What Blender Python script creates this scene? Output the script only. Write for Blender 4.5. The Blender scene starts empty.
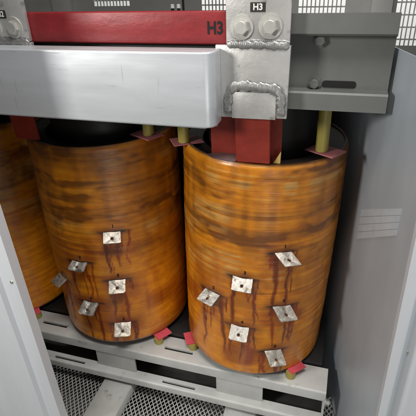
import bpy, bmesh, math, random
import numpy as np
from mathutils import Vector, Matrix, Euler
random.seed(7)
C = bpy.context.scene
COL = C.collection
PI = math.pi
R, H, S = .25, .779, .5445          # coil radius, coil height, coil spacing

# ------------------------------------------------------------------ materials
def new_mat(name):
    m = bpy.data.materials.new(name); m.use_nodes = True
    nt = m.node_tree; b = nt.nodes['Principled BSDF']
    return m, nt, b
def N(nt, t, **kw):
    n = nt.nodes.new(t)
    for k, v in kw.items():
        if k in n.inputs: n.inputs[k].default_value = v
        else: setattr(n, k, v)
    return n
def ramp(nt, src, stops):
    r = nt.nodes.new('ShaderNodeValToRGB'); e = r.color_ramp.elements
    while len(e) < len(stops): e.new(.5)
    for i, (p, c) in enumerate(stops):
        e[i].position = p; e[i].color = (*c, 1) if len(c) == 3 else c
    nt.links.new(src, r.inputs[0]); return r
def coords(nt, scale=(1, 1, 1), which='Object'):
    t = nt.nodes.new('ShaderNodeTexCoord'); mp = nt.nodes.new('ShaderNodeMapping')
    mp.inputs['Scale'].default_value = scale
    nt.links.new(t.outputs[which], mp.inputs[0]); return mp.outputs[0]
def g(v): return (v, v, v)

def mat_metal(name, col, metallic=.6, rough=.4, var=.15, nscale=30, stretch=(1, 1, 1), bump=.05, rvar=.15, speck=None):
    m, nt, b = new_mat(name)
    co = coords(nt, stretch)
    n1 = N(nt, 'ShaderNodeTexNoise', Scale=nscale, Detail=6, Roughness=.65); nt.links.new(co, n1.inputs['Vector'])
    n2 = N(nt, 'ShaderNodeTexNoise', Scale=nscale * .17, Detail=4); nt.links.new(co, n2.inputs['Vector'])
    mx = N(nt, 'ShaderNodeMath', operation='ADD'); nt.links.new(n1.outputs[0], mx.inputs[0]); nt.links.new(n2.outputs[0], mx.inputs[1])
    hf = N(nt, 'ShaderNodeMath', operation='MULTIPLY'); hf.inputs[1].default_value = .5; nt.links.new(mx.outputs[0], hf.inputs[0])
    lo = tuple(c * (1 - var) for c in col); hi = tuple(min(1, c * (1 + var)) for c in col)
    r = ramp(nt, hf.outputs[0], [(.35, lo), (.65, hi)])
    out = r.outputs[0]
    if speck:
        n3 = N(nt, 'ShaderNodeTexNoise', Scale=speck[0], Detail=3); nt.links.new(co, n3.inputs['Vector'])
        k = ramp(nt, n3.outputs[0], [(speck[1], g(0)), (speck[1] + .08, g(1))])
        mm = N(nt, 'ShaderNodeMix', data_type='RGBA'); nt.links.new(k.outputs[0], mm.inputs[0])
        nt.links.new(out, mm.inputs[6]); mm.inputs[7].default_value = (*speck[2], 1); out = mm.outputs[2]
    nt.links.new(out, b.inputs['Base Color'])
    b.inputs['Metallic'].default_value = metallic
    rr = N(nt, 'ShaderNodeMapRange'); rr.inputs[3].default_value = max(.05, rough - rvar); rr.inputs[4].default_value = rough + rvar
    nt.links.new(n2.outputs[0], rr.inputs[0]); nt.links.new(rr.outputs[0], b.inputs['Roughness'])
    if bump:
        bp = N(nt, 'ShaderNodeBump', Strength=bump, Distance=.01); nt.links.new(n1.outputs[0], bp.inputs['Height'])
        nt.links.new(bp.outputs[0], b.inputs['Normal'])
    return m

def mat_amber():
    m, nt, b = new_mat('varnished_glass_tape')
    at = N(nt, 'ShaderNodeAttribute', attribute_name='stain')
    sp = nt.nodes.new('ShaderNodeSeparateColor'); nt.links.new(at.outputs['Color'], sp.inputs[0])
    uvn = nt.nodes.new('ShaderNodeUVMap'); uvn.uv_map = 'wrap'
    def uvnoise(su, sv, detail=4, rough=.6):
        mp = nt.nodes.new('ShaderNodeMapping'); nt.links.new(uvn.outputs[0], mp.inputs[0]); mp.inputs['Scale'].default_value = (su, sv, 1)
        n = N(nt, 'ShaderNodeTexNoise', Scale=1.0, Detail=detail, Roughness=rough); nt.links.new(mp.outputs[0], n.inputs['Vector']); return n
    fine = uvnoise(7, 430, 3); band = uvnoise(1.1, 66, 3); pl = uvnoise(42, 26, 4)       # threads, tape turns, resin blotches
    st = N(nt, 'ShaderNodeMath', operation='MULTIPLY_ADD'); nt.links.new(band.outputs[0], st.inputs[0]); st.inputs[1].default_value = .62
    f2 = N(nt, 'ShaderNodeMath', operation='MULTIPLY'); nt.links.new(fine.outputs[0], f2.inputs[0]); f2.inputs[1].default_value = .38
    nt.links.new(f2.outputs[0], st.inputs[2])
    amber = ramp(nt, st.outputs[0], [(.30, (.62, .190, .004)), (.46, (.79, .268, .006)), (.58, (.85, .325, .011)), (.72, (.90, .45, .042))])
    blot = ramp(nt, pl.outputs[0], [(.32, (.74, .60, .50)), (.58, (1, 1, 1))])
    mul = N(nt, 'ShaderNodeMix', data_type='RGBA', blend_type='MULTIPLY'); mul.inputs[0].default_value = .8
    nt.links.new(amber.outputs[0], mul.inputs[6]); nt.links.new(blot.outputs[0], mul.inputs[7])
    def over(prev, fac, col):
        mm = N(nt, 'ShaderNodeMix', data_type='RGBA'); nt.links.new(fac, mm.inputs[0]); nt.links.new(prev, mm.inputs[6]); mm.inputs[7].default_value = (*col, 1)
        return mm.outputs[2]
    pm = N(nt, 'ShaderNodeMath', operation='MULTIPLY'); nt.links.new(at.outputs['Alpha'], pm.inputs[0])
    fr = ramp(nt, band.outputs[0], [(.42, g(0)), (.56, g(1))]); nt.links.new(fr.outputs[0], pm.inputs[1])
    o = over(mul.outputs[2], pm.outputs[0], (.80, .53, .17))             # pale patches in the upper half, broken up by the bands
    o = over(o, sp.outputs[0], (.115, .034, .005))       # dark varnish patches, whole coat browner towards the top
    o = over(o, sp.outputs[1], (.235, .028, .002))                      # red-brown runs
    o = over(o, sp.outputs[2], (.022, .009, .005))                     # burnt varnish round the slits; painted shade on the tube inside
    nt.links.new(o, b.inputs['Base Color'])
    rg = N(nt, 'ShaderNodeMapRange'); rg.inputs[3].default_value = .20; rg.inputs[4].default_value = .42
    nt.links.new(pl.outputs[0], rg.inputs[0]); nt.links.new(rg.outputs[0], b.inputs['Roughness'])
    b.inputs['Specular IOR Level'].default_value = .5
    b.inputs['Coat Weight'].default_value = .5; b.inputs['Coat Roughness'].default_value = .10
    bp = N(nt, 'ShaderNodeBump', Strength=.6, Distance=.003); nt.links.new(st.outputs[0], bp.inputs['Height']); nt.links.new(bp.outputs[0], b.inputs['Normal'])
    nt.links.new(bp.outputs[0], b.inputs['Coat Normal'])
    return m

M = {}
M['amber'] = mat_amber()
M['inner'] = mat_metal('inner_winding', (.03, .014, .008), 0, .5, .4, 40)
M['shade_black'] = mat_metal('shade_dark', (.012, .007, .005), 0, .6, .4, 40)  # near-black standing in for shade on the coil tops and behind them
M['core'] = mat_metal('core_steel', (.016, .015, .014), .1, .5, .3, 25, (1, 1, 12))
def mat_bar():
    m = mat_metal('mill_aluminium', (.68, .705, .74), .45, .38, .05, 5, (1, 4, 10), .02, .10, (15, .66, (.54, .55, .56)))
    nt = m.node_tree; b = nt.nodes['Principled BSDF']; src = b.inputs['Base Color'].links[0].from_socket
    co = coords(nt, (46, 1, 2.2)); sc = N(nt, 'ShaderNodeTexNoise', Scale=3.0, Detail=3, Roughness=.6); nt.links.new(co, sc.inputs['Vector'])
    k = ramp(nt, sc.outputs[0], [(.66, g(0)), (.72, g(.55))])                # rubbed vertical scuffs
    mm = N(nt, 'ShaderNodeMix', data_type='RGBA'); nt.links.new(k.outputs[0], mm.inputs[0]); nt.links.new(src, mm.inputs[6]); mm.inputs[7].default_value = (.40, .41, .42, 1)
    nt.links.new(mm.outputs[2], b.inputs['Base Color'])
    co2 = coords(nt, (2.2, 1, 5)); lo = N(nt, 'ShaderNodeTexNoise', Scale=2.0, Detail=2); nt.links.new(co2, lo.inputs['Vector'])
    bp = N(nt, 'ShaderNodeBump', Strength=.06, Distance=.05); nt.links.new(lo.outputs[0], bp.inputs['Height'])
    prev = b.inputs['Normal'].links[0].from_socket; nt.links.new(prev, bp.inputs['Normal']); nt.links.new(bp.outputs[0], b.inputs['Normal'])
    return m
M['alu'] = mat_bar()
M['alu_plate'] = mat_metal('worn_aluminium', (.53, .52, .505), .5, .42, .20, 22, (1, 1, 1), .14, .12, (34, .64, (.36, .34, .315)))
M['weld'] = mat_metal('weld_metal', (.36, .355, .345), .65, .40, .40, 45, (1, 1, 1), .22, .10)
M['zinc'] = mat_metal('zinc_plated_steel', (.60, .59, .55), .6, .42, .12, 60)
M['tin'] = mat_metal('tinned_copper', (.50, .475, .43), .70, .40, .40, 60, (1, 1, 1), .40, .16, (70, .57, (.24, .20, .165)))
M['tin_dull'] = mat_metal('oxidised_tin', (.43, .39, .335), .65, .42, .26, 70, (1, 1, 1), .18, .12, (80, .60, (.24, .19, .15)))
M['red'] = mat_metal('red_insulation', (.26, .022, .026), 0, .42, .26, 14, (1, 1, 2), .16, .12)
M['strap'] = mat_metal('red_strap_wrap', (.27, .030, .018), 0, .40, .32, 16, (1, 1, 1.5), .18, .12)
M['grey'] = mat_metal('grey_clamp_paint', (.155, .158, .150), .05, .48, .10, 18)
M['rail'] = mat_metal('pale_grey_paint', (.52, .525, .505), .03, .46, .16, 13, (1, 1, 1), .07, .10, (19, .66, (.33, .32, .30)))
M['panel'] = mat_metal('satin_grey_sheet', (.43, .475, .52), .15, .40, .14, 7, (1, 1, .35), .02, .06)
M['cab'] = mat_metal('cabinet_grey', (.42, .42, .40), .05, .5, .10, 14)
M['post'] = mat_metal('white_powder_coat', (.63, .655, .69), 0, .40, .06, 9, (3, 3, .25), .03)
M['olive'] = mat_metal('olive_resin', (.34, .275, .060), 0, .40, .18, 35, (1, 1, .3))
M['padred'] = mat_metal('pink_red_pad', (.66, .085, .115), 0, .55, .12, 40)
M['padpink'] = mat_metal('faded_pink_pad', (.40, .13, .14), 0, .6, .15, 40)
M['mesh'] = mat_metal('galvanised_mesh', (.44, .44, .42), .3, .5, .2, 40)
M['gap_shade'] = mat_metal('rail_gap_shade', (.07, .07, .066), .05, .6, .35, 16)  # dark tone standing in for shade inside the rail gap
M['dark'] = mat_metal('dark_floor', (.13, .128, .122), 0, .7, .3, 12)
M['room_floor'] = mat_metal('room_floor_paint', (.22, .215, .20), 0, .6, .1, 3)
M['room'] = mat_metal('room_paint', (.8, .8, .77), 0, .7, .03, 3)
M['black'] = mat_metal('black_ink', (.006, .006, .006), 0, .75, .1, 30)
M['tag'] = mat_metal('tag_black', (.03, .028, .026), 0, .45, .1, 30)
M['letter'] = mat_metal('tag_white', (.80, .79, .75), 0, .5, .05, 30)
M['paper'] = mat_metal('yellow_insulation_paper', (.48, .34, .10), 0, .6, .15, 40)
M['sheet'] = mat_metal('brown_insulation_sheet', (.13, .085, .085), 0, .4, .25, 30)
M['stripe'] = mat_metal('pale_stripe', (.50, .54, .58), .12, .45, .10, 25)
M['screw'] = mat_metal('brass_screw', (.55, .52, .42), .8, .35, .15, 60)

# ------------------------------------------------------------------ mesh helpers
def box(bm, x0, x1, y0, y1, z0, z1, bev=0, seg=2):
    vs = [bm.verts.new((x, y, z)) for z in (z0, z1) for y in (y0, y1) for x in (x0, x1)]
    q = [(0, 2, 3, 1), (4, 5, 7, 6), (0, 1, 5, 4), (2, 6, 7, 3), (0, 4, 6, 2), (1, 3, 7, 5)]
    fs = [bm.faces.new([vs[i] for i in f]) for f in q]
    if bev:
        es = list({e for f in fs for e in f.edges})
        bmesh.ops.bevel(bm, geom=es, offset=bev, segments=seg, profile=.5, affect='EDGES')
    return vs
def prism(bm, pts, axis, a, b, bev=0, seg=3):
    """polygon pts (2-D) extruded along axis between a and b"""
    def P(p, t):
        return {'x': (t, p[0], p[1]), 'y': (p[0], t, p[1]), 'z': (p[0], p[1], t)}[axis]
    va = [bm.verts.new(P(p, a)) for p in pts]; vb = [bm.verts.new(P(p, b)) for p in pts]
    n = len(pts); fs = [bm.faces.new(va), bm.faces.new(list(reversed(vb)))]
    for i in range(n):
        fs.append(bm.faces.new([va[i], vb[i], vb[(i + 1) % n], va[(i + 1) % n]]))
    if bev:
        es = list(fs[0].edges) + list(fs[1].edges)
        bmesh.ops.bevel(bm, geom=es, offset=bev, segments=seg, profile=.5, affect='EDGES')
def rounded(x0, x1, z0, z1, radii, n=6):
    """radii bl, br, tr, tl"""
    out = []
    for (cx, cz, sx, sz, a0), r in zip([(x0, z0, 1, 1, PI), (x1, z0, -1, 1, 1.5 * PI), (x1, z1, -1, -1, 0), (x0, z1, 1, -1, .5 * PI)], radii):
        if r <= 0: out.append((cx, cz)); continue
        for k in range(n + 1):
            a = a0 + .5 * PI * k / n
            out.append((cx + sx * r + r * math.cos(a), cz + sz * r + r * math.sin(a)))
    return out
def cyl(bm, p0, p1, r0, r1=None, n=24, bev=0):
    r1 = r0 if r1 is None else r1
    p0, p1 = Vector(p0), Vector(p1); d = (p1 - p0).normalized()
    u = d.orthogonal().normalized(); v = d.cross(u)
    A = [bm.verts.new(p0 + (u * math.cos(2 * PI * k / n) + v * math.sin(2 * PI * k / n)) * r0) for k in range(n)]
    B = [bm.verts.new(p1 + (u * math.cos(2 * PI * k / n) + v * math.sin(2 * PI * k / n)) * r1) for k in range(n)]
    fa = bm.faces.new(list(reversed(A))); fb = bm.faces.new(B)
    for k in range(n): bm.faces.new([A[k], A[(k + 1) % n], B[(k + 1) % n], B[k]])
    if bev: bmesh.ops.bevel(bm, geom=list(fa.edges) + list(fb.edges), offset=bev, segments=2, affect='EDGES')
def lump(bm, c, rx, ry, rz, rot=None):
    mat = Matrix.Translation(c) @ (rot or Matrix()) @ Matrix.Diagonal((rx, ry, rz, 1))
    bmesh.ops.create_icosphere(bm, subdivisions=2, radius=1, matrix=mat)
def bead(bm, pts, r, step=.006):
    """weld run: a flattened swept section with soft chevron ripples and uneven width"""
    P = [Vector(p) for p in pts]; S_ = [0]
    for a, b in zip(P, P[1:]): S_.append(S_[-1] + (b - a).length)
    def at(s):
        for k in range(len(P) - 1):
            if s <= S_[k + 1] or k == len(P) - 2: return P[k].lerp(P[k + 1], (s - S_[k]) / max(1e-9, S_[k + 1] - S_[k]))
    n = int(S_[-1] / .0012); m_ = 14; prev = None; ph = random.random() * 6; seeds = [random.uniform(0, 6.28) for _ in range(4)]
    for i in range(n + 1):
        s = S_[-1] * i / n; c = at(s); d = (at(min(S_[-1], s + .004)) - at(max(0, s - .004))).normalized()
        side = d.cross(Vector((0, -1, 0))).normalized(); out = Vector((0, -1, 0))
        wob = 1 + .13 * math.sin(s * 190 + seeds[0]) + .08 * math.sin(s * 431 + seeds[1]) + .05 * math.sin(s * 83 + seeds[2])
        end = min(1, .35 + .65 * min(s, S_[-1] - s) / .008)
        ring = []
        for k in range(m_):
            a = PI * (k / (m_ - 1)) * 1.16 - .08 * PI
            rip = 1 + .075 * math.sin(2 * PI * s / step + 2.0 * math.cos(a) ** 2 + ph) * max(0, math.sin(a)) + random.uniform(-.018, .018)
            ring.append(bm.verts.new(c + side * (r * wob * end * math.cos(a)) + out * (r * .44 * end * math.sin(a) * rip)))
        if prev:
            for k in range(m_ - 1): bm.faces.new([prev[k], prev[k + 1], ring[k + 1], ring[k]])
        prev = ring

def wloc(o):
    v = Vector(o.location); p = o.parent
    while p: v += Vector(p.location); p = p.parent
    return v
def link(name, bm, mat, parent=None, loc=None, smooth=True, ang=40):
    """one mesh object, its vertices given in world coordinates"""
    base = wloc(parent) if parent else Vector(loc or (0, 0, 0))
    bmesh.ops.recalc_face_normals(bm, faces=bm.faces)
    bmesh.ops.translate(bm, vec=-base, verts=bm.verts)
    me = bpy.data.meshes.new(name); bm.to_mesh(me); bm.free()
    if smooth: me.shade_smooth(); me.set_sharp_from_angle(angle=math.radians(ang))
    me.materials.append(M[mat] if isinstance(mat, str) else mat)
    o = bpy.data.objects.new(name, me); COL.objects.link(o)
    if parent: o.parent = parent
    else: o.location = base
    return o
def tag(o, label, cat, group=None):
    o['label'] = label; o['category'] = cat
    if group: o['group'] = group
    return o
def thing(name, label, cat, loc, group=None):
    o = bpy.data.objects.new(name, None); COL.objects.link(o); o.location = loc; o.empty_display_size = .05
    return tag(o, label, cat, group)
def text_obj(name, body, size, mat, parent, pos, rot, depth=.0003, bold=0.0):
    cu = bpy.data.curves.new(name, 'FONT'); cu.body = body; cu.size = size; cu.align_x = 'CENTER'; cu.align_y = 'CENTER'
    cu.extrude = depth; cu.offset = bold
    t = bpy.data.objects.new(name + '_curve', cu); COL.objects.link(t)
    dg = bpy.context.evaluated_depsgraph_get(); dg.update()
    me = bpy.data.meshes.new_from_object(t.evaluated_get(dg))
    bpy.data.objects.remove(t)
    me.transform(Matrix.Translation(Vector(pos) - wloc(parent)) @ rot.to_4x4())
    me.materials.clear(); me.materials.append(M[mat])
    o = bpy.data.objects.new(name, me); COL.objects.link(o); o.parent = parent
    return o
FRONT = Euler((PI / 2, 0, 0)).to_matrix()      # text facing -y

# ------------------------------------------------------------------ coils
def vnoise(u, v, nu, nv, rng):
    """smooth value noise, periodic in u"""
    G = rng.random((nv + 2, nu)); x = (u % 1) * nu; y = np.clip(v, 0, .9999) * nv
    i = x.astype(int) % nu; j = y.astype(int); fx = x - np.floor(x); fy = y - j
    fx = fx * fx * (3 - 2 * fx); fy = fy * fy * (3 - 2 * fy); i2 = (i + 1) % nu
    return (G[j, i] * (1 - fx) + G[j, i2] * fx) * (1 - fy) + (G[j + 1, i] * (1 - fx) + G[j + 1, i2] * fx) * fy
def sstep(a, b, x):
    t = np.clip((x - a) / (b - a), 0, 1); return t * t * (3 - 2 * t)

def barrel(parent, seed, taps, cx):
    rng = np.random.default_rng(seed)
    NT, NZ = 400, 230
    th = np.linspace(0, 2 * PI, NT, endpoint=False); v = np.linspace(0, 1, NZ)
    TH, V = np.meshgrid(th, v); U = TH / (2 * PI); Z = V * H
    # wound tape: shallow uneven turns, slight dents
    rr = R + .0008 * (vnoise(U, V, 5, 12, rng) - .5) * 2 + .0007 * (vnoise(U, V, 3, 100, rng) - .5) * 2 + .0007 * (vnoise(U, V, 60, 40, rng) - .5)
    edge = np.minimum(V, 1 - V) * H
    rr -= .006 * (1 - sstep(0, .012, edge))
    rr += .0035 * np.sin(PI * V) - .002
    # stains
    n1 = .6 * vnoise(U, V, 4, 26, rng) + .4 * vnoise(U, V, 8, 70, rng)       # bands along the turns
    Wu = .05 * (vnoise(U, V, 23, 17, rng) - .5) + .03 * (vnoise(U, V, 60, 40, rng) - .5); Wv = .09 * (vnoise(U, V, 19, 9, rng) - .5) + .03 * (vnoise(U, V, 50, 44, rng) - .5)
    n2 = .40 * vnoise(U + Wu, V + Wv, 8, 13, rng) + .35 * vnoise(U + Wu, V + Wv, 17, 36, rng) + .25 * vnoise(U + Wu, V, 38, 84, rng)
    colm = .5 * vnoise(U + Wu * .3, V * .6, 40, 6, rng) + .5 * vnoise(U, V, 84, 9, rng)     # tape overlaps running up the coil
    up = sstep(.25, .80, V)
    dark = .34 * sstep(.40, .85, n1) * (.2 + .8 * up) + .62 * sstep(.38, .82, n2) * (.14 + .86 * up) + .26 * sstep(.38, .85, colm) * (.3 + .7 * up) + .26 * up
    dark = np.clip(dark, 0, .9)
    red = .60 * sstep(.46, .76, vnoise(U, V, 12, 9, rng)) * sstep(.70, .35, V) + .30 * sstep(.5, .8, colm[:, ::-1]) * sstep(.65, .5, V)
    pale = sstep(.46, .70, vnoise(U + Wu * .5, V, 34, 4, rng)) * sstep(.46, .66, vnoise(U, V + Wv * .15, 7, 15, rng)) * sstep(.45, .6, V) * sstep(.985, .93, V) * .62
    burn = np.zeros_like(V)
    burn = np.maximum(burn, .8 * (1 - sstep(0, .006, edge)))
    def adist(a): return (TH - a + PI) % (2 * PI) - PI
    for (a, z, w, roll, dr, dt, du, dull, num) in taps:
        d = adist(a) * R; dz = Z - z
        wob = (vnoise(U, V, 60, 60, rng) - .5) * .010
        slit = np.exp(-((dz - roll * d + wob * .3) / .0045) ** 2) * (1 - sstep(w * .62, w * 1.15, np.abs(d + wob)))
        halo = np.exp(-(d / (w * .75)) ** 2 - ((dz + .004) / .016) ** 2)
        burn = np.maximum(burn, np.clip(.78 * slit + .55 * halo * vnoise(U, V, 70, 50, rng) * 1.7, 0, 1))
        red = np.maximum(red, .70 * np.exp(-(d / (w * 1.0)) ** 2 - ((dz + .03) / .06) ** 2) * (.35 + .9 * vnoise(U, V, 40, 18, rng)))
        dark = np.maximum(dark, .7 * np.exp(-(d / (w * 1.3)) ** 2 - (dz / .03) ** 2))
        for k in range(rng.integers(5, 9)):                              # runs of varnish below the slit
            off = rng.uniform(-.85, .85) * w; wd = rng.uniform(.0018, .0050); ln = rng.uniform(.04, .20)
            if k < 2: wd = rng.uniform(.0050, .0080); ln = rng.uniform(.14, .32); off = (rng.uniform(-.7, -.3), rng.uniform(.3, .7))[k] * w
            zero = np.zeros_like(V)
            path = off + .018 * (vnoise(zero + rng.random(), V, 3, 12, rng) - .5) + .006 * (vnoise(zero + rng.random(), V, 3, 45, rng) - .5)
            wv = wd * (.55 + .9 * vnoise(zero + rng.random(), V, 3, 30, rng)) * (1 - .45 * np.clip(-dz / ln, 0, 1))
            run = np.exp(-(np.abs(d - path) / wv) ** 3.2) * sstep(-ln, -ln * .86, dz) * (1 - sstep(-.002, .004, dz))
            run *= .55 + .45 * vnoise(U, V, 30, 40, rng)
            if rng.random() < .3: burn = np.maximum(burn, .55 * run)
            soft = np.exp(-(np.abs(d - path) / (wd * 2.6)) ** 2) * sstep(-ln * 1.1, -ln * .3, dz) * (1 - sstep(-.004, .006, dz))
            red = np.maximum(red, np.clip(1.05 * run + .38 * soft, 0, .93))
    co = np.stack([cx + rr * np.cos(TH), rr * np.sin(TH), Z], -1)
    base = np.array(wloc(parent)); co = co.reshape(-1, 3) - base
    ri = R - .014                                                         # inside of the tube
    inner = np.stack([np.concatenate([cx + ri * np.cos(th)] * 2), np.concatenate([ri * np.sin(th)] * 2), np.repeat([H, 0], NT)], -1) - base
    allv = np.concatenate([co, inner]); faces = []
    idx = lambda j, i: j * NT + i % NT
    for j in range(NZ - 1):
        for i in range(NT): faces.append((idx(j, i), idx(j, i + 1), idx(j + 1, i + 1), idx(j + 1, i)))
    T0 = NZ * NT
    for i in range(NT):
        i2 = (i + 1) % NT
        faces.append((idx(NZ - 1, i), idx(NZ - 1, i2), T0 + i2, T0 + i))
        faces.append((T0 + i, T0 + i2, T0 + NT + i2, T0 + NT + i))
        faces.append((T0 + NT + i, T0 + NT + i2, i2, i))
    me = bpy.data.meshes.new('winding_barrel'); me.from_pydata(allv.tolist(), [], faces); me.update()
    ca = me.color_attributes.new('stain', 'FLOAT_COLOR', 'POINT')
    cols = np.zeros((len(allv), 4), np.float32); cols[:, 3] = 1
    cols[:, 3] = 0; cols[:T0, 3] = pale.ravel(); cols[:T0, 0] = dark.ravel(); cols[:T0, 1] = np.clip(red, 0, .95).ravel(); cols[:T0, 2] = np.clip(burn, 0, .97).ravel(); cols[T0:, 2] = .9  # tube inside darkened in place of shade
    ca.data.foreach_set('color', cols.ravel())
    uv = me.uv_layers.new(name='wrap'); li = np.zeros(len(me.loops), np.int32); me.loops.foreach_get('vertex_index', li)
    uvs = np.zeros((len(li), 2), np.float32); own = li < T0
    uu = (li % NT) / NT; k = uu.reshape(-1, 4); wrap = (k.max(1) - k.min(1)) > .5
    k2 = k.copy(); k2[wrap] = np.where(k[wrap] < .5, k[wrap] + 1, k[wrap]); uu = k2.ravel()
    uvs[:, 0] = uu + seed * .37; uvs[:, 1] = np.where(own, (li // NT) / NZ, 1.0) + seed * .91
    uv.data.foreach_set('uv', uvs.ravel())
    me.shade_smooth(); me.set_sharp_from_angle(angle=math.radians(50)); me.materials.append(M['amber'])
    o = bpy.data.objects.new('winding_barrel', me); COL.objects.link(o); o.parent = parent
    return o

def tap(parent, cx, a, z, w, roll, dr, dt, du, dull, num):
    rad = Vector((math.cos(a), math.sin(a), 0)); tan = Vector((-math.sin(a), math.cos(a), 0)); up = Vector((0, 0, 1))
    tn = tan * math.cos(roll) + up * math.sin(roll)
    dn = rad * dr + tan * dt + up * du; L = dn.length; dn.normalize()
    nrm = tn.cross(dn).normalized()
    if nrm.z < 0: nrm = -nrm
    o0 = Vector((cx, 0, z)) + rad * (R - .004)
    bm = bmesh.new(); t = .0062; n = 32; hr = .0050; hc = (0.0, L * .62)
    rings = []
    for s in (1, -1):
        out, inn, rim = [], [], []
        for k in range(n):
            an = 2 * PI * k / n + PI / n; c, sn = math.cos(an), math.sin(an)
            # where the ray from the hole meets the plate outline, corners slightly clipped
            lim = []
            if abs(c) > 1e-6: lim.append((w / 2 - hc[0] * (1 if c > 0 else -1)) / abs(c))
            if abs(sn) > 1e-6: lim.append(((L - hc[1]) if sn > 0 else (hc[1] + .004)) / abs(sn))
            f = min(lim); px, py = hc[0] + f * c, hc[1] + f * sn
            jit = random.uniform(-.0004, .0004)
            bendz = -.0012 * (py / L) ** 2 + .0009 * math.sin(px * 90 + a * 9)
            W = lambda x, y, h: o0 + tn * x + dn * y + nrm * (h + bendz)
            out.append(bm.verts.new(W(px + jit, py + jit, s * t / 2)))
            rim.append(bm.verts.new(W(hc[0] + 1.8 * hr * c, hc[1] + 1.8 * hr * sn, s * t / 2 + (.0011 if s > 0 else 0))))
            inn.append(bm.verts.new(W(hc[0] + hr * c, hc[1] + hr * sn, s * t / 2)))
        rings.append((out, rim, inn))
    for k in range(n):
        k2 = (k + 1) % n
        for out, rim, inn in rings:
            bm.faces.new([out[k], out[k2], rim[k2], rim[k]]); bm.faces.new([rim[k], rim[k2], inn[k2], inn[k]])
        bm.faces.new([rings[0][0][k], rings[1][0][k], rings[1][0][k2], rings[0][0][k2]])
        bm.faces.new([rings[0][2][k], rings[0][2][k2], rings[1][2][k2], rings[1][2][k]])
    link('tap_terminal', bm, 'tin_dull' if dull else 'tin', parent, ang=35)
    mrot = Matrix((tan, up, rad)).transposed()
    pos = Vector((cx, 0, z + .021)) + rad * (R + .0022) + tan * .006
    text_obj('number_mark', num, .015, 'black', parent, pos, mrot, .0004, .0006)

def coil(cx, label, taps, seed):
    t = thing('transformer_coil', label, 'coil', (cx, 0, 0), 'varnished transformer coils in a row')
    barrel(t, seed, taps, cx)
    bm = bmesh.new()
    for (r0, r1, z0, z1) in ((.205, .190, .006, H - .055),):
        n = 72
        A = [[bm.verts.new((cx + r * math.cos(2 * PI * k / n), r * math.sin(2 * PI * k / n), z)) for k in range(n)] for r, z in ((r0, z0), (r0, z1), (r1, z1), (r1, z0))]
        for q in range(4):
            for k in range(n): bm.faces.new([A[q][k], A[q][(k + 1) % n], A[(q + 1) % 4][(k + 1) % n], A[(q + 1) % 4][k]])
    link('inner_winding', bm, 'inner', t)
    bm = bmesh.new(); n = 96                                              # dark ring added to paint the coil top as shaded
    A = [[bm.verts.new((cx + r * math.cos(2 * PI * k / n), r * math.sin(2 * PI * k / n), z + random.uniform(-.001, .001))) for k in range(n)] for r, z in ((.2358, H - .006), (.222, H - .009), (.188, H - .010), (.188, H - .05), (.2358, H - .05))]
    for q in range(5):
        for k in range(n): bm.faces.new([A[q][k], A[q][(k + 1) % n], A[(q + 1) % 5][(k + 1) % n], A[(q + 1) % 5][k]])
    link('top_shade_ring', bm, 'shade_black', t)
    for tp in taps: tap(t, cx, *tp)
    return t
RT = [(-1.122, .511, .049, .025, .037, .024, -.026, 1, '1'), (-1.564, .414, .060, -.011, .036, .003, -.026, 0, '3'), (-1.973, .321, .060, .03, .038, -.007, -.027, 0, '2'),
      (-1.073, .309, .057, -.031, .041, .016, -.031, 1, '3'), (-1.570, .219, .058, -.021, .040, 0, -.029, 0, '4'), (-1.127, .118, .055, -.007, .043, .011, -.031, 1, '5')]
LT = [(-1.117, .490, .055, -.026, .035, -.001, -.024, 1, '1'), (-1.637, .367, .060, .06, .031, -.004, -.019, 0, '3'), (-2.120, .257, .054, .01, .037, -.011, -.025, 0, '2'),
      (-1.150, .297, .056, .029, .039, -.002, -.030, 1, '3'), (-1.594, .193, .059, .035, .040, -.007, -.029, 0, '4'), (-1.172, .100, .058, -.026, .040, -.003, -.030, 1, '5')]
cr = coil(0, 'amber varnished coil on the right below the H3 terminal plate, six tap plates showing', RT, 3)
cr.location = (-.012, -.005, -.001); cr.rotation_euler = (0, .031, 0)     # this coil leans a little
coil(-S, 'amber varnished coil in the middle of the row, under the long aluminium busbar', LT, 11)
coil(-2 * S, 'shaded amber varnished coil at the left edge, mostly cut off behind the white post', LT, 23)

# ------------------------------------------------------------------ core and clamps
t = thing('transformer_core', 'dark laminated steel core inside the coils, its yoke behind the grey clamp beam', 'transformer core', (-S, 0, -.03))
for x in (0, -S, -2 * S):
    bm = bmesh.new(); prism(bm, [(x + .165 * math.cos(a) , .165 * math.sin(a)) for a in [2 * PI * k / 16 + .196 for k in range(16)]], 'z', -.02, .93); link('limb', bm, 'core', t)
bm = bmesh.new(); box(bm, -1.36, .262, -.122, .122, .931, 1.078, .003); link('yoke', bm, 'core', t)
bm = bmesh.new(); box(bm, -1.36, .262, -.122, .122, -.19, -.022, .003); link('yoke', bm, 'core', t)

def hexbolt(parent, c, ax, rw, rh, hh, mat='zinc', name='bolt'):
    """washer + hex head, axis ax pointing out"""
    c = Vector(c); ax = Vector(ax).normalized()
    bm = bmesh.new(); cyl(bm, c + ax * .0030, c + ax * (.003 + hh), rh, rh, 6, .0012)
    cyl(bm, c + ax * (.0030 + hh), c + ax * (.0036 + hh), rh * .80, rh * .74, 24)
    b = link(name, bm, mat, parent, ang=18)
    bm = bmesh.new(); cyl(bm, c - ax * .001, c + ax * .0032, rw, rw * .985, 40, .0008); link('washer', bm, mat, b)
    return b

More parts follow.
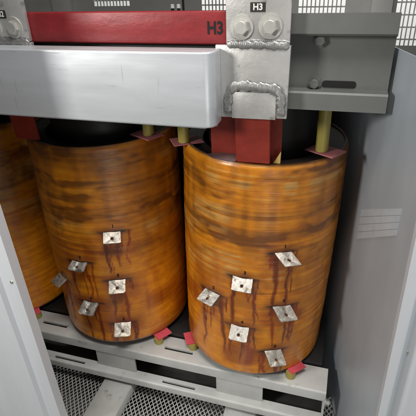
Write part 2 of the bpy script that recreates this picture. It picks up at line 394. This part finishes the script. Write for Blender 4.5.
t = thing('upper_clamp_beam', 'dull grey slotted steel clamp channel above the coils, behind the terminal plate', 'clamp beam', (-S, -.18, .925))
x0, x1 = -1.42, .324
bm = bmesh.new()
prof = [(-.2355, .924), (-.2355, .962), (-.2315, .966), (-.199, .966), (-.199, 1.086), (-.226, 1.086), (-.2315, 1.088), (-.2355, 1.092), (-.2355, 1.133), (-.2295, 1.133), (-.2295, 1.0925), (-.225, 1.092), (-.191, 1.092), (-.191, .960), (-.2285, .960), (-.2295, .956), (-.2295, .924)]
prism(bm, prof, 'x', x0, x1); link('channel', bm, 'grey', t, ang=25)
bm = bmesh.new(); prism(bm, rounded(.178, .254, .969, .985, [.007] * 4), 'y', -.2005, -.1992); link('slot', bm, 'black', t)
for x, z in ((.160, .978), (.166, 1.074)):
    hexbolt(t, (x, -.199, z), (0, -1, 0), .0165, .0125, .009, 'grey')

t = thing('lower_clamp_rail', 'pale grey painted channel rail carrying the coils, slotted along its flanges', 'clamp rail', (-S, -.2, -.18))
x0, x1 = -1.42, .284
def flange(name, z0, z1, yf, slots, ys, yb):
    bm = bmesh.new()
    box(bm, x0, x1, ys[1], yb, z1 - .008, z1); xs = [x0]
    for a, b in slots: xs += [a, b]
    xs.append(x1)
    for a, b in zip(xs[::2], xs[1::2]): box(bm, a, b, ys[0], ys[1] , z1 - .008, z1)
    # front strip rolled over into the lip
    r = .007; pts = [(ys[0], z1 - .008), (ys[0], z1)]
    for k in range(6):
        a = .5 * PI + .5 * PI * k / 5; pts.append((yf + r + r * math.cos(a), z1 - r + r * math.sin(a)))
    pts += [(yf, z0), (yf + .007, z0), (yf + .007, z1 - .008)]
    prism(bm, pts, 'x', x0, x1)
    return link(name, bm, 'rail', t, ang=30)
flange('top_flange', -.071, -.030, -.2345, [(-1.375, -1.29), (-.850, -.735), (-.312, -.200)], (-.193, -.180), -.129)
flange('bottom_flange', -.180, -.150, -.262, [(-1.33, -1.19), (-.783, -.644), (-.310, -.179)], (-.2475, -.2375), -.2205)
bm = bmesh.new(); box(bm, x0, x1, -.2195, -.129, -.196, -.190); box(bm, x0, x1, -.137, -.129, -.1885, -.038); link('web', bm, 'gap_shade', t)  # bottom sheet and web coloured dark to give the gap its shade
for a, b in ((-1.14, -.97), (-.590, -.423), (-.100, .071)):
    bm = bmesh.new(); box(bm, a, b, -.231, -.223, -.1495, -.0385, .0015); link('spacer_plate', bm, 'rail', t)
bm = bmesh.new(); prism(bm, [(-.2325, -.149), (-.2325, -.0385), (-.138, -.0385), (-.138, -.149)], 'x', .276, .2835); link('end_plate', bm, 'rail', t)
hexbolt(t, (.2840, -.205, -.110), (1, 0, 0), .0150, .0112, .013, 'zinc')
for x in (.2, -.36, -.83):
    hexbolt(t, (x, -.137, -.09), (0, -1, 0), .016, .012, .009, 'zinc')

# supports between rail and coil, pads included
def support(cx, ang, top, label, group, post=None, r1=.268):
    c, s = math.cos(math.radians(ang)), math.sin(math.radians(ang))
    zb, zt = (-.030, -.0055) if not top else (H + .0045, .964)
    rp, ap = post if not top else top
    ca, sa = math.cos(math.radians(ap)), math.sin(math.radians(ap))
    q = thing('coil_support', label, 'support post', (cx + rp * ca, rp * sa, zb), group)
    bm = bmesh.new(); cyl(bm, (cx + rp * ca, rp * sa, zb), (cx + rp * ca, rp * sa, zt), .0168, .0168, 32, .001); link('post', bm, 'olive', q)
    bm = bmesh.new()
    if not top: hw, r0, z0, z1 = .030, .196, -.0055, .0005
    else: hw, r0, r1, z0, z1 = .031, .190, .278, H + .0005, H + .0045
    prism(bm, [(cx + r * c - w * s, r * s + w * c) for r, w in [(r0, -hw), (r1, -hw), (r1, hw), (r0, hw)]], 'z', z0, z1, .0008, 1)
    link('pad', bm, 'padpink' if top else 'padred', q, smooth=False)
GB, GT = 'pad-topped posts under the coils', 'olive posts above the coils'
support(0, -45, 0, 'short olive post with red pad under the right edge of the right coil', GB, (.252, -50.5), .265)
support(0, -148, 0, 'short olive post with red pad under the left edge of the right coil', GB, (.262, -142.5), .285)
support(-S, -35, 0, 'short olive post with red pad under the right edge of the middle coil', GB, (.260, -39.5), .275)
support(-2 * S, -43, 0, 'short olive post with pink pad beside the white post under the shaded coil', GB, (.260, -39.5), .275)
support(0, -32, (.229, -34.5), 'tall olive post on the right rim of the right coil, right of the red strap', GT)
support(0, -147, (.244, -145), 'olive post on the left rim of the right coil, under the busbar end', GT)
support(-S, -26, (.242, -25.7), 'olive post with pink pad on the right rim of the middle coil', GT)

# ------------------------------------------------------------------ busbars and terminals
bm = bmesh.new()
rc = .024; prof = [(-1.2, -.2725), (-1.2, -.332)] + [(-.049 - rc + rc * math.sin(a), -.332 + rc - rc * math.cos(a)) for a in [.5 * PI * k / 8 for k in range(9)]] + [(-.049, -.2725)]
prism(bm, prof, 'z', .895, 1.066, .0050, 4)
tag(link('aluminium_busbar', bm, 'alu', None, (-.6, -.3, .895), ang=30), 'broad bright aluminium busbar with rounded end running across the coils', 'busbar')

t = thing('insulated_busbar', 'red insulated busbar lettered H3 above the aluminium busbar', 'busbar', (-.3, -.25, 1.07))
bm = bmesh.new(); box(bm, -.70, .060, -.2555, -.243, 1.0695, 1.1415, .004, 3); link('bar', bm, 'red', t)
text_obj('lettering', 'H3', .037, 'black', t, (-.0640, -.2559, 1.1045), FRONT @ Matrix.Diagonal((.86, 1, 1)), .0003, .0012)

def terminal(name, label, xa, xb, xl, bolts, tagx, mat, arch):
    t = thing(name, label, 'terminal plate', ((xa + xb) / 2, -.264, .905), 'bolted terminal plates')
    bm = bmesh.new(); box(bm, xa, xb, -.270, -.2575, 1.074, 1.27, .0015); link('upper_lug', bm, mat, t)
    bm = bmesh.new(); prism(bm, [(xl, .906), (xb + .001, .910), (xb + .003, 1.072), (xl, 1.072)], 'y', -.2715, -.2585, .0015, 2); link('lower_plate', bm, mat, t)
    bm = bmesh.new()
    bead(bm, [(xa + .002, -.2715, 1.0735), (xb, -.2715, 1.0715)], .0085, .0042)
    bead(bm, [(xa + .002, -.2705, 1.081), ((xa + xb) / 2, -.2705, 1.0805), (xb, -.2705, 1.079)], .0048, .0042)
    link('weld_bead', bm, 'weld', t)
    if arch:
        ax0, ax1, zt, rc = xl + .030, xb - .012, .985, .028
        bm = bmesh.new(); prism(bm, [(ax0 + .008, .9065), (ax1 - .012, .9075), (ax1 - .012, .971), (ax0 + .008, .969)], 'y', -.2765, -.2715, .0012, 2); link('strap_tab', bm, mat, t)
        pts = [(ax0 - .002, -.2745, .916), (ax0, -.2755, zt - rc)]
        for k in range(5):
            a = PI - .5 * PI * k / 4; pts.append((ax0 + rc + rc * math.cos(a), -.2755, zt - rc + rc * math.sin(a)))
        for k in range(5):
            a = .5 * PI - .5 * PI * k / 4; pts.append((ax1 - rc + rc * math.cos(a), -.2755, zt - .004 - rc + rc * math.sin(a)))
        pts.append((ax1 + .001, -.2745, .916))
        bm = bmesh.new(); bead(bm, pts, .0112, .0036); link('weld_bead', bm, 'weld', t)
    for bx, bz in bolts: hexbolt(t, (bx, -.270, bz), (0, -1, 0), .0262, .0172, .0085)
    tz = 1.149 if arch else 1.1385
    bm = bmesh.new(); box(bm, tagx - .0165, tagx + .0165, -.2712, -.2701, tz - .0095, tz + .0095, .0004, 1); tg = link('name_tag', bm, 'tag', t)
    text_obj('lettering', 'H3' if arch else 'H2', .0175, 'letter', tg, (tagx, -.27135, tz), FRONT, .0001, .0005)
    return t
terminal('terminal_plate', 'bright aluminium terminal plate with H3 tag, two bolts and an arched weld', -.035, .1065, -.060, [(.0005, 1.109), (.0635, 1.111)], .0355, 'alu_plate', True)
terminal('terminal_plate', 'shaded aluminium terminal plate with two bolts at the upper left corner', -.700, -.5535, -.70, [(-.592, 1.107), (-.656, 1.107)], -.6235, 'alu_plate', False)

def strap(label, xa, xb, y0, y1, z0, z1, th=.006):
    bm = bmesh.new(); prism(bm, [(y0, z0), (y1, z1), (y1 + th, z1), (y0 + th, z0)], 'x', xa, xb)
    bmesh.ops.bevel(bm, geom=[e for e in bm.edges if abs(e.verts[0].co.x - e.verts[1].co.x) < 1e-6], offset=.0015, segments=2, affect='EDGES')
    return tag(link('red_strap', bm, 'strap', None, ((xa + xb) / 2, y0, z0), ang=30), label, 'lead strap', 'red insulated straps rising from the coils')
strap('front red strap rising from the right coil to the welded tab', -.0205, .068, -.2400, -.2560, H + .0005, .912)
strap('wide dark red strap standing behind the front strap of the right coil', -.100, .090, -.196, -.200, .70, .925)
strap('dark red strap in shadow under the left end of the aluminium busbar', -.725, -.640, -.212, -.225, H + .002, .93)
bm = bmesh.new(); prism(bm, [(-.112, -.213), (-.050, -.188), (-.028, -.198), (-.020, -.2445), (-.040, -.2475), (-.085, -.236)], 'z', H + .0012, H + .0034)
tag(link('insulating_sheet', bm, 'sheet', None, (-.05, -.21, H)), 'brown insulating sheet lying on the coil rim left of the red strap', 'insulating sheet')
bm = bmesh.new(); prism(bm, [(.071, -.2255), (.093, -.220), (.0935, -.2235), (.094, -.2225)], 'z', H - .02, H + .002) if False else prism(bm, [(.074, H - .004), (.092, H - .004), (.093, H + .030)], 'y', -.2225, -.2212)
tag(link('insulating_paper', bm, 'paper', None, (.083, -.222, H - .004), smooth=False), 'small triangle of yellow insulating paper sticking up right of the red strap', 'insulating paper')

# ------------------------------------------------------------------ cabinet
def post_profile(side, xe, y, wd):
    """folded white sheet: narrow edge strip, then a raised face"""
    s = side
    return [(xe, y), (xe + s * .048, y), (xe + s * .054, y - .012), (xe + s * wd, y - .012), (xe + s * wd, y - .008), (xe + s * .058, y - .008), (xe + s * .052, y + .004), (xe + s * .004, y + .004), (xe + s * .004, y + .030), (xe, y + .030)]
def cab_post(label, side, xe0, xe1, y, screw_z):
    xe = (xe0 + xe1) / 2
    t = thing('cabinet_post', label, 'cabinet post', (xe, y, -.45), 'white cabinet posts')
    bm = bmesh.new(); prism(bm, post_profile(side, 0, y, 1.13 if side < 0 else .42), 'z', -.45, 2.2)  # left face widened out of view to block light from the left
    for v in bm.verts: v.co.x += xe0 + (xe1 - xe0) * (v.co.z - .0) / .66
    link('folded_sheet', bm, 'post', t, ang=30)
    for sx, sz in screw_z:
        bm = bmesh.new(); cyl(bm, (sx, y, sz), (sx, y - .0022, sz), .0052, .0042, 20); cyl(bm, (sx, y - .0022, sz), (sx, y - .0026, sz), .0018, .0016, 10)
        link('screw', bm, 'screw', t)
cab_post('white folded post at the left edge, standing before the shaded coil', -1, -.5392, -.5550, -.54, [(-.5655, .505)])
cab_post('white folded post at the lower right corner, against the grey side panel', 1, .3933, .3839, -.54, [(.4135, .517), (.4135, -.05)])

# grey side panel on the right, slightly out of square, with four pale slanting stripes
A0 = Vector((.336, -.2, 0)); td = Vector((.07, -.34, 0)).normalized(); nd = Vector((td.y, -td.x, 0)); nd = nd if nd.x < 0 else -nd
def PP(s, z, h=0): return A0 + td * s + nd * h + Vector((0, 0, z))
t = thing('side_panel', 'satin grey sheet side panel right of the coils, with four pale slanting stripes', 'cabinet panel', PP(0, -.45))
bm = bmesh.new()
ol = [(-.55, -.45), (.36, -.45), (.36, 1.075), (.10, 1.060), (-.55, 1.035)]
F = [bm.verts.new(PP(s, z)) for s, z in ol]; B = [bm.verts.new(PP(s, z, -.003)) for s, z in ol]
bm.faces.new(F); bm.faces.new(list(reversed(B)))
for k in range(5): bm.faces.new([F[k], F[(k + 1) % 5], B[(k + 1) % 5], B[k]])
link('sheet', bm, 'panel', t, smooth=False)
for k in range(4):
    z0 = .026
    sl = [(-.105, .601 - k * z0), (.190, .768 - k * z0 * .66), (.190, .768 - k * z0 * .66 - .0160), (-.105, .601 - k * z0 - .0235)]
    bm = bmesh.new(); F = [bm.verts.new(PP(s, z, .0016)) for s, z in sl]; B = [bm.verts.new(PP(s, z, .0002)) for s, z in sl]
    bm.faces.new(F); bm.faces.new(list(reversed(B)))
    for i in range(4): bm.faces.new([F[i], F[(i + 1) % 4], B[(i + 1) % 4], B[i]])
    link('panel_stripe', bm, 'stripe', t, smooth=False)

# rear panel with openings, built as butted pieces
OPEN = [(-.80, -.640, 1.094, 1.30), (-.335, -.18, 1.073, 1.30), (.034, .197, 1.063, 1.30), (.368, .60, .955, 1.30)]
bm = bmesh.new(); YB = .50
xs = [-1.7] + [v for o in OPEN for v in o[:2]] + [1.1]
for i in range(0, len(xs), 2): box(bm, xs[i], xs[i + 1], YB, YB + .004, -.45, 2.2)
for (a, b, z0, z1) in OPEN:
    box(bm, a, b, YB, YB + .004, -.45, z0); box(bm, a, b, YB, YB + .004, z1, 2.2)
t = thing('rear_panel', 'grey rear sheet of the cabinet behind the core, with bright ventilation openings', 'cabinet panel', (-.3, YB, -.45))
link('sheet', bm, 'cab', t, smooth=False)
bm = bmesh.new(); box(bm, .284, .352, YB - .03, YB - .0005, -.4, 1.5, .002); link('stiffener', bm, 'cab', t)
bm = bmesh.new(); box(bm, -.985, -.90, YB - .03, YB - .0005, -.4, 1.5, .002); link('stiffener', bm, 'cab', t)
labs = ['bright barred vent seen above the left part of the red busbar', 'bright barred vent just left of the H3 plate', 'bright barred vent just right of the H3 plate', 'bright barred vent at the upper right corner of the picture']
for (a, b, z0, z1), lb in zip(OPEN, labs):
    bm = bmesh.new(); n = round((b - a) / .0145)
    for k in range(1, n): x = a + (b - a) * k / n; box(bm, x - .0021, x + .0021, YB + .0006, YB + .0030, z0, z1)
    z = z0 + .020
    while z < z1 - .01: box(bm, a, b, YB + .0034, YB + .0052, z - .0025, z + .0025); z += .040
    tag(link('vent_grille', bm, 'cab', None, ((a + b) / 2, YB, z0), smooth=False), lb, 'vent grille', 'barred vents in the rear panel')
bm = bmesh.new(); box(bm, -1.66, .285, .330, .336, -.30, .925, .001)  # added dark sheet, keeps the view between the coils in shade
tag(link('shade_sheet', bm, 'shade_black', None, (-.6, .33, -.3), smooth=False), 'dark sheet added behind the coils to keep the rear in shade', 'insulating sheet')
# small twin-stud terminal on the yoke, behind the red busbar
t = thing('stud_terminal', 'tiny terminal with two white-capped studs behind the red busbar', 'terminal', (-.293, .10, 1.079))
bm = bmesh.new(); box(bm, -.335, -.262, .094, .118, 1.0785, 1.098, .002); link('base', bm, 'cab', t)
for x in (-.3035, -.2835):
    bm = bmesh.new(); cyl(bm, (x, .106, 1.098), (x, .106, 1.116), .0045, n=16); s_ = link('stud', bm, 'black', t)
    bm = bmesh.new(); cyl(bm, (x, .106, 1.116), (x, .106, 1.128), .0065, .0055, 16, .001); link('cap', bm, 'letter', s_)
bm = bmesh.new(); cyl(bm, (-.268, .106, 1.098), (-.272, .112, 1.40), .0035, n=12); link('cable', bm, 'black', t)
# remaining shell: roof and left side
bm = bmesh.new(); box(bm, -1.7, 1.1, -.55, .4995, 2.201, 2.206); tag(link('cabinet_roof', bm, 'cab', None, (-.3, 0, 2.201), smooth=False), 'grey sheet roof closing the cabinet above the transformer', 'cabinet panel')
bm = bmesh.new(); box(bm, -1.706, -1.701, -.55, .5, -.45, 2.2); tag(link('cabinet_sheet', bm, 'cab', None, (-1.7, 0, -.45), smooth=False), 'grey sheet closing the far left side of the cabinet', 'cabinet panel')

# floor: skid bars, expanded mesh, dark ground
for i, (xa, xb, lb) in enumerate([(-.559, -.438, 'pale grey skid bar running forward on the mesh floor, the left one'), (-.062, .054, 'pale grey skid bar at the bottom edge of the picture under the right coil'), (-1.12, -1.0, '')]):
    if not lb: continue
    bm = bmesh.new(); prism(bm, [(xa, -.243), (xa, -.204), (xa + .004, -.200), (xb - .004, -.200), (xb, -.204), (xb, -.243), (xb - .005, -.243), (xb - .005, -.206), (xa + .005, -.206), (xa + .005, -.243)], 'y', -.95, -.02)
    tag(link('skid_bar', bm, 'rail', None, ((xa + xb) / 2, -.4, -.243), ang=60), lb, 'skid bar', 'skid bars under the rail')
bm = bmesh.new(); cw, ch = .0178, .0122
x0, x1, y0, y1 = -1.25, .34, -.95, -.06
nx, ny = int((x1 - x0) / cw), int((y1 - y0) / ch)
for j in range(ny):
    for k in range(2 * nx):
        xa, xb = x0 + k * cw / 2, x0 + (k + 1) * cw / 2
        up = (k + j) % 2
        ya = y0 + j * ch + (0 if up else ch); yb = y0 + j * ch + (ch if up else 0)
        if k % 1 == 0:
            h = .0030; za, zb = (-.2475, -.2445) if up else (-.2445, -.2475)
            vs = [bm.verts.new(p) for p in ((xa, ya - h, za), (xb, yb - h, zb), (xb, yb + h, zb + .001), (xa, ya + h, za + .001), (xa, ya - h, za - .002), (xb, yb - h, zb - .002))]
            bm.faces.new(vs[:4]); bm.faces.new([vs[0], vs[4], vs[5], vs[1]])
me_mesh = link('mesh_floor', bm, 'mesh', None, (-.5, -.5, -.2475), smooth=False)
tag(me_mesh, 'expanded metal mesh floor of small diamonds in front of the rail', 'mesh floor')
bm = bmesh.new(); vs = [bm.verts.new(p) for p in ((-12, -12, -.46), (12, -12, -.46), (12, 12, -.46), (-12, 12, -.46))]; bm.faces.new(vs)
o = link('ground', bm, 'dark', None, (0, 0, -.46), smooth=False); o['kind'] = 'structure'
bm = bmesh.new(); vs = [bm.verts.new(p) for p in ((-12, -12, -.454), (12, -12, -.454), (12, -1.0, -.454), (-12, -1.0, -.454))]; bm.faces.new(vs)
o = link('floor', bm, 'room_floor', None, (0, -4, -.454), smooth=False); o['kind'] = 'structure'
bm = bmesh.new(); box(bm, -4, 4, 1.6, 1.7, -.45, 3)
tag(link('room_wall', bm, 'room', None, (0, 1.65, -.45), smooth=False), 'white lit wall of the room seen through the vents', 'wall')

# ------------------------------------------------------------------ camera
cam = bpy.data.cameras.new('camera'); co = bpy.data.objects.new('camera', cam); COL.objects.link(co)
r_ = Vector((.95659102, .2894914, -.03359084)); u_ = Vector((-.11235367, .47267852, .87404329)); d_ = Vector((-.26890568, .83232791, -.48468545))
m = Matrix((r_, u_, -d_)).transposed().to_4x4(); m.translation = (.23313783, -1.27822329, 1.23366902)
co.matrix_world = m
cam.sensor_width = 36; cam.lens = 38.207; cam.clip_start = .02; cam.clip_end = 100
C.camera = co

# ------------------------------------------------------------------ light: room lamps and an added fill in front, lamp behind for the lit room
w = bpy.data.worlds.new('World'); C.world = w; w.use_nodes = True
w.node_tree.nodes['Background'].inputs[0].default_value = (.95, .98, 1, 1); w.node_tree.nodes['Background'].inputs[1].default_value = .14
def area(name, loc, target, sx, sy, power, col=(1, 1, 1)):
    l = bpy.data.lights.new(name, 'AREA'); l.shape = 'RECTANGLE'; l.size = sx; l.size_y = sy; l.energy = power; l.color = col
    o = bpy.data.objects.new(name, l); COL.objects.link(o); o.location = loc
    o.rotation_euler = (Vector(target) - Vector(loc)).to_track_quat('-Z', 'Y').to_euler()
area('ceiling_lamp', (.40, -1.0, 2.75), (0, -.35, .3), 1.1, 0.5, 49, (1, .98, .94))
area('fill_light', (.85, -2.3, .35), (-.1, 0, .25), .9, .6, 5.5, (1, .98, .95))  # unseen fill added to brighten the lower coils
area('work_lamp', (-1.25, -1.75, 1.55), (.1, -.2, .4), .36, .36, 25, (1, .97, .92))
area('room_lamp', (0, .95, 2.4), (0, 1.6, 1.0), 2.4, .3, 60)

C.view_settings.view_transform = 'Standard'; C.view_settings.look = 'None'; C.view_settings.exposure = 0; C.view_settings.gamma = 1
C.cycles.max_bounces = 8
